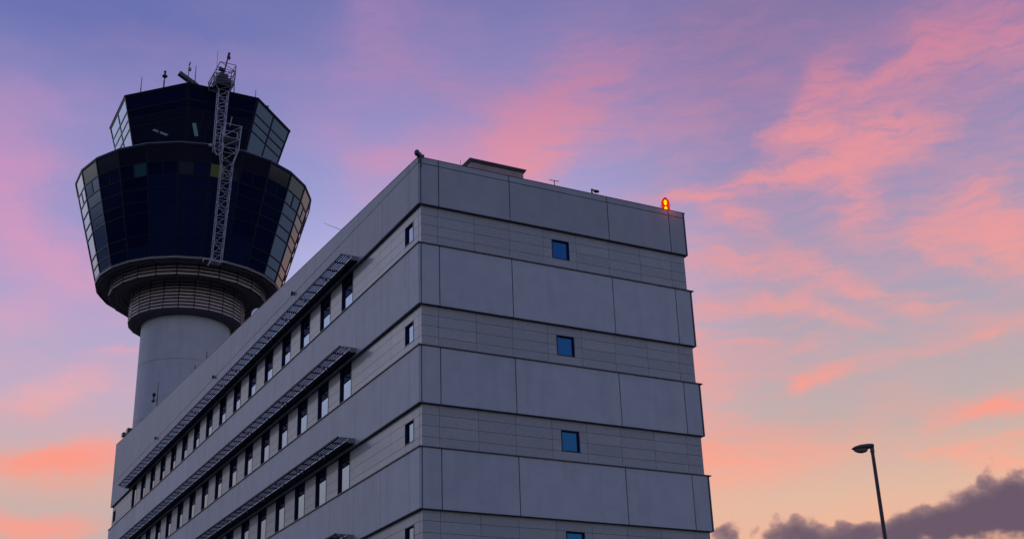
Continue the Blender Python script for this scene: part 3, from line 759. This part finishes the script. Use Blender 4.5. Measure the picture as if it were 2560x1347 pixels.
cs=nd('ShaderNodeCombineXYZ'); L(mth('MULTIPLY',az,0.91),cs.inputs[0]); L(el,cs.inputs[1]); S0=cs.outputs[0]
# base sky, by elevation, in three compass sectors
e01=mth('DIVIDE',mth('ADD',el,10.0),100.0)
def E_(e): return (e+10.0)/100.0
left =ramp(e01,[(0,(120,90,85)),(E_(0),(225,150,125)),(E_(8),(215,165,150)),(E_(11.5),(186,178,178)),(E_(13.5),(205,180,172)),(E_(17),(186,172,198)),(E_(20),(172,166,204)),(E_(24),(150,153,204)),(E_(29),(140,139,194)),(E_(33),(107,114,177)),(E_(50),(90,98,160)),(1,(75,84,145))])
mid  =ramp(e01,[(0,(120,90,85)),(E_(0),(235,160,125)),(E_(8),(240,180,150)),(E_(14),(222,185,170)),(E_(19),(190,182,212)),(E_(23.5),(180,184,230)),(E_(26),(158,162,214)),(E_(30),(140,140,196)),(E_(35),(118,119,177)),(E_(50),(92,98,160)),(1,(75,84,145))])
right=ramp(e01,[(0,(120,90,85)),(E_(0),(235,150,115)),(E_(9),(246,180,148)),(E_(12),(228,186,162)),(E_(15),(194,176,172)),(E_(18),(178,170,180)),(E_(21),(166,160,184)),(E_(25),(150,146,186)),(E_(29),(142,130,178)),(E_(33),(130,118,166)),(E_(50),(96,98,160)),(1,(75,84,145))])
back =ramp(e01,[(0,(80,78,95)),(E_(0),(232,226,242)),(E_(10),(244,248,255)),(E_(16),(232,240,255)),(E_(22),(190,208,255)),(E_(30),(128,154,236)),(E_(45),(98,118,190)),(1,(75,84,145))])
base=mix(sstep(az,9.0,24.0),left,mid)
base=mix(sstep(az,30.0,42.0),base,right)
# the antisolar half is blue
cw_=vm('DOT_PRODUCT',D,(math.sin(R(28)),math.cos(R(28)),0.0),out=1)
base=mix(sstep(cw_,0.80,0.40),base,back)
# warped coordinates for the cloud sheets
wn=noise(S0,0.34,3,0.55,color=True)
S1=vm('ADD',S0,vm('MULTIPLY',vm('SUBTRACT',wn,(0.5,0.5,0.5)),(2.2,1.4,0.0)))
wn2=noise(S1,1.3,4,0.6,color=True)
S2=vm('ADD',S1,vm('MULTIPLY',vm('SUBTRACT',wn2,(0.5,0.5,0.5)),(0.8,0.55,0.0)))
def field(blobs,vec):
    acc=None
    for (cx,cy,a,b_,ang,amp) in blobs:
        mp=nd('ShaderNodeMapping',vector_type='TEXTURE'); L(vec,mp.inputs[0])
        mp.inputs[1].default_value=(cx,cy,0); mp.inputs[2].default_value=(0,0,ang); mp.inputs[3].default_value=(a,b_,1)
        d2=vm('DOT_PRODUCT',mp.outputs[0],mp.outputs[0],out=1)
        gsn=mth('POWER',0.4,d2)
        acc=mth('MULTIPLY',gsn,amp) if acc is None else mth('MULTIPLY_ADD',gsn,amp,acc)
    return acc
wn3=noise(S2,4.2,3,0.6,color=True)
S3=vm('ADD',S2,vm('MULTIPLY',vm('SUBTRACT',wn3,(0.5,0.5,0.5)),(0.6,0.36,0.0)))
dens=field(PINK,S3)
# thin general veil, streaked up to the right
mp=nd('ShaderNodeMapping'); L(S2,mp.inputs[0]); mp.inputs[2].default_value=(0,0,R(-28)); mp.inputs[3].default_value=(0.16,0.5,1)
veil=noise(mp.outputs[0],1.0,5,0.55)
mp=nd('ShaderNodeMapping'); L(S2,mp.inputs[0]); mp.inputs[2].default_value=(0,0,R(-40)); mp.inputs[3].default_value=(0.5,2.5,1)
fine=noise(mp.outputs[0],1.0,6,0.65)
dens=mth('MULTIPLY',dens,mth('ADD',mth('MULTIPLY_ADD',veil,1.0,-0.15),mth('MULTIPLY_ADD',mth('SUBTRACT',fine,0.5),mth('MULTIPLY_ADD',sstep(az,22.0,40.0),2.0,1.2),0.68)))
dens=mth('ADD',dens,mth('MULTIPLY',sstep(veil,0.42,0.75),0.24))
pm=mth('SUBTRACT',1.0,mth('POWER',0.30,mth('POWER',mth('MAXIMUM',dens,0.0),1.35)))
pl=ramp(e01,[(0,(255,150,120)),(E_(10),(255,160,138)),(E_(14.5),(255,152,132)),(E_(17),(242,172,170)),(E_(21),(218,158,192)),(E_(27),(204,146,190)),(E_(33),(170,135,185)),(1,(150,120,170))])
pr=ramp(e01,[(0,(255,150,120)),(E_(12.5),(255,172,145)),(E_(15),(255,158,140)),(E_(20),(236,160,155)),(E_(24),(234,153,157)),(E_(28),(230,147,156)),(E_(31),(204,132,160)),(E_(36),(165,128,172)),(1,(150,120,170))])
pcol=mix(sstep(az,14.0,38.0),pl,pr)
sky=mix(pm,base,pcol)
# glow added to the hidden sky behind the office block, to brighten the tower glass
glow=field([(22.6,17.6,2.6,2.9,0.0,1.0)],S1)
gs=vm('SCALE',(1.0,0.72,0.64),scale=mth('MULTIPLY',glow,2.7))
sky=vm('ADD',sky,gs)
# glow patch added to the unseen sky on the left, to light the long face
glow2=field([(-19.5,21.5,7.2,7.5,0.0,1.0)],S1)
sky=vm('ADD',sky,vm('SCALE',(0.70,0.74,1.0),scale=mth('MULTIPLY',glow2,0.85)))
# dark cumulus bank low on the right
bn=noise(S0,1.35,5,0.5); bn2=noise(S0,0.8,3,0.5)
dd=mth('ADD',field(DARK,S1),mth('ADD',mth('MULTIPLY',mth('SUBTRACT',bn,0.5),1.25),mth('MULTIPLY',mth('SUBTRACT',bn2,0.5),0.5)))
dm=sstep(dd,0.40,0.68)
dm=mth('MULTIPLY',dm,sstep(mth('ADD',el,mth('MULTIPLY',bn,1.6)),10.0,10.9))
dcol=ramp(sstep(dd,0.45,1.5),[(0,(200,152,140)),(0.22,(150,120,124)),(0.55,(120,98,110)),(1,(98,82,103))])
sky=mix(mth('MULTIPLY',dm,0.97),sky,dcol)
# grey-blue and dim patches added to the unseen low sky, for the tower reflections
sky=mix(mth('MULTIPLY',sstep(az,53.5,58.0),mth('MULTIPLY',sstep(az,120.0,95.0),sstep(el,24.0,17.0))),sky,lin((168,174,184)))
sky=mix(mth('MULTIPLY',sstep(az,-36.0,-43.0),mth('MULTIPLY',sstep(az,-135.0,-110.0),sstep(el,14.0,9.0))),sky,lin((84,96,124)))
ns=nd('ShaderNodeTexSky'); ns.sky_type='NISHITA'; ns.sun_disc=False; ns.sun_elevation=R(1.0); ns.sun_rotation=R(-25)
bg=nd('ShaderNodeBackground'); L(sky,bg.inputs[0]); bg.inputs[1].default_value=1.0
bg2=nd('ShaderNodeBackground'); L(ns.outputs[0],bg2.inputs[0]); bg2.inputs[1].default_value=0.003
ad=nd('ShaderNodeAddShader'); L(bg.outputs[0],ad.inputs[0]); L(bg2.outputs[0],ad.inputs[1])
wo=nd('ShaderNodeOutputWorld'); L(ad.outputs[0],wo.inputs[0])
w.cycles.sampling_method='MANUAL'; w.cycles.sample_map_resolution=512

# ------------------------------------------------------------------ the glow of the set sun
sl=bpy.data.lights.new('sun','SUN'); sl.energy=0.22; sl.angle=R(5); sl.color=(0.92,0.88,1.0)
so=bpy.data.objects.new('sun',sl); COL.objects.link(so)
dvec=Vector((0.81,-1.30,-0.58)).normalized()
so.rotation_euler=dvec.to_track_quat('-Z','Y').to_euler()

scene.view_settings.view_transform='Standard'; scene.view_settings.look='None'
scene.view_settings.exposure=0; scene.view_settings.gamma=1
scene.cycles.use_denoising=True
scene.cycles.max_bounces=6
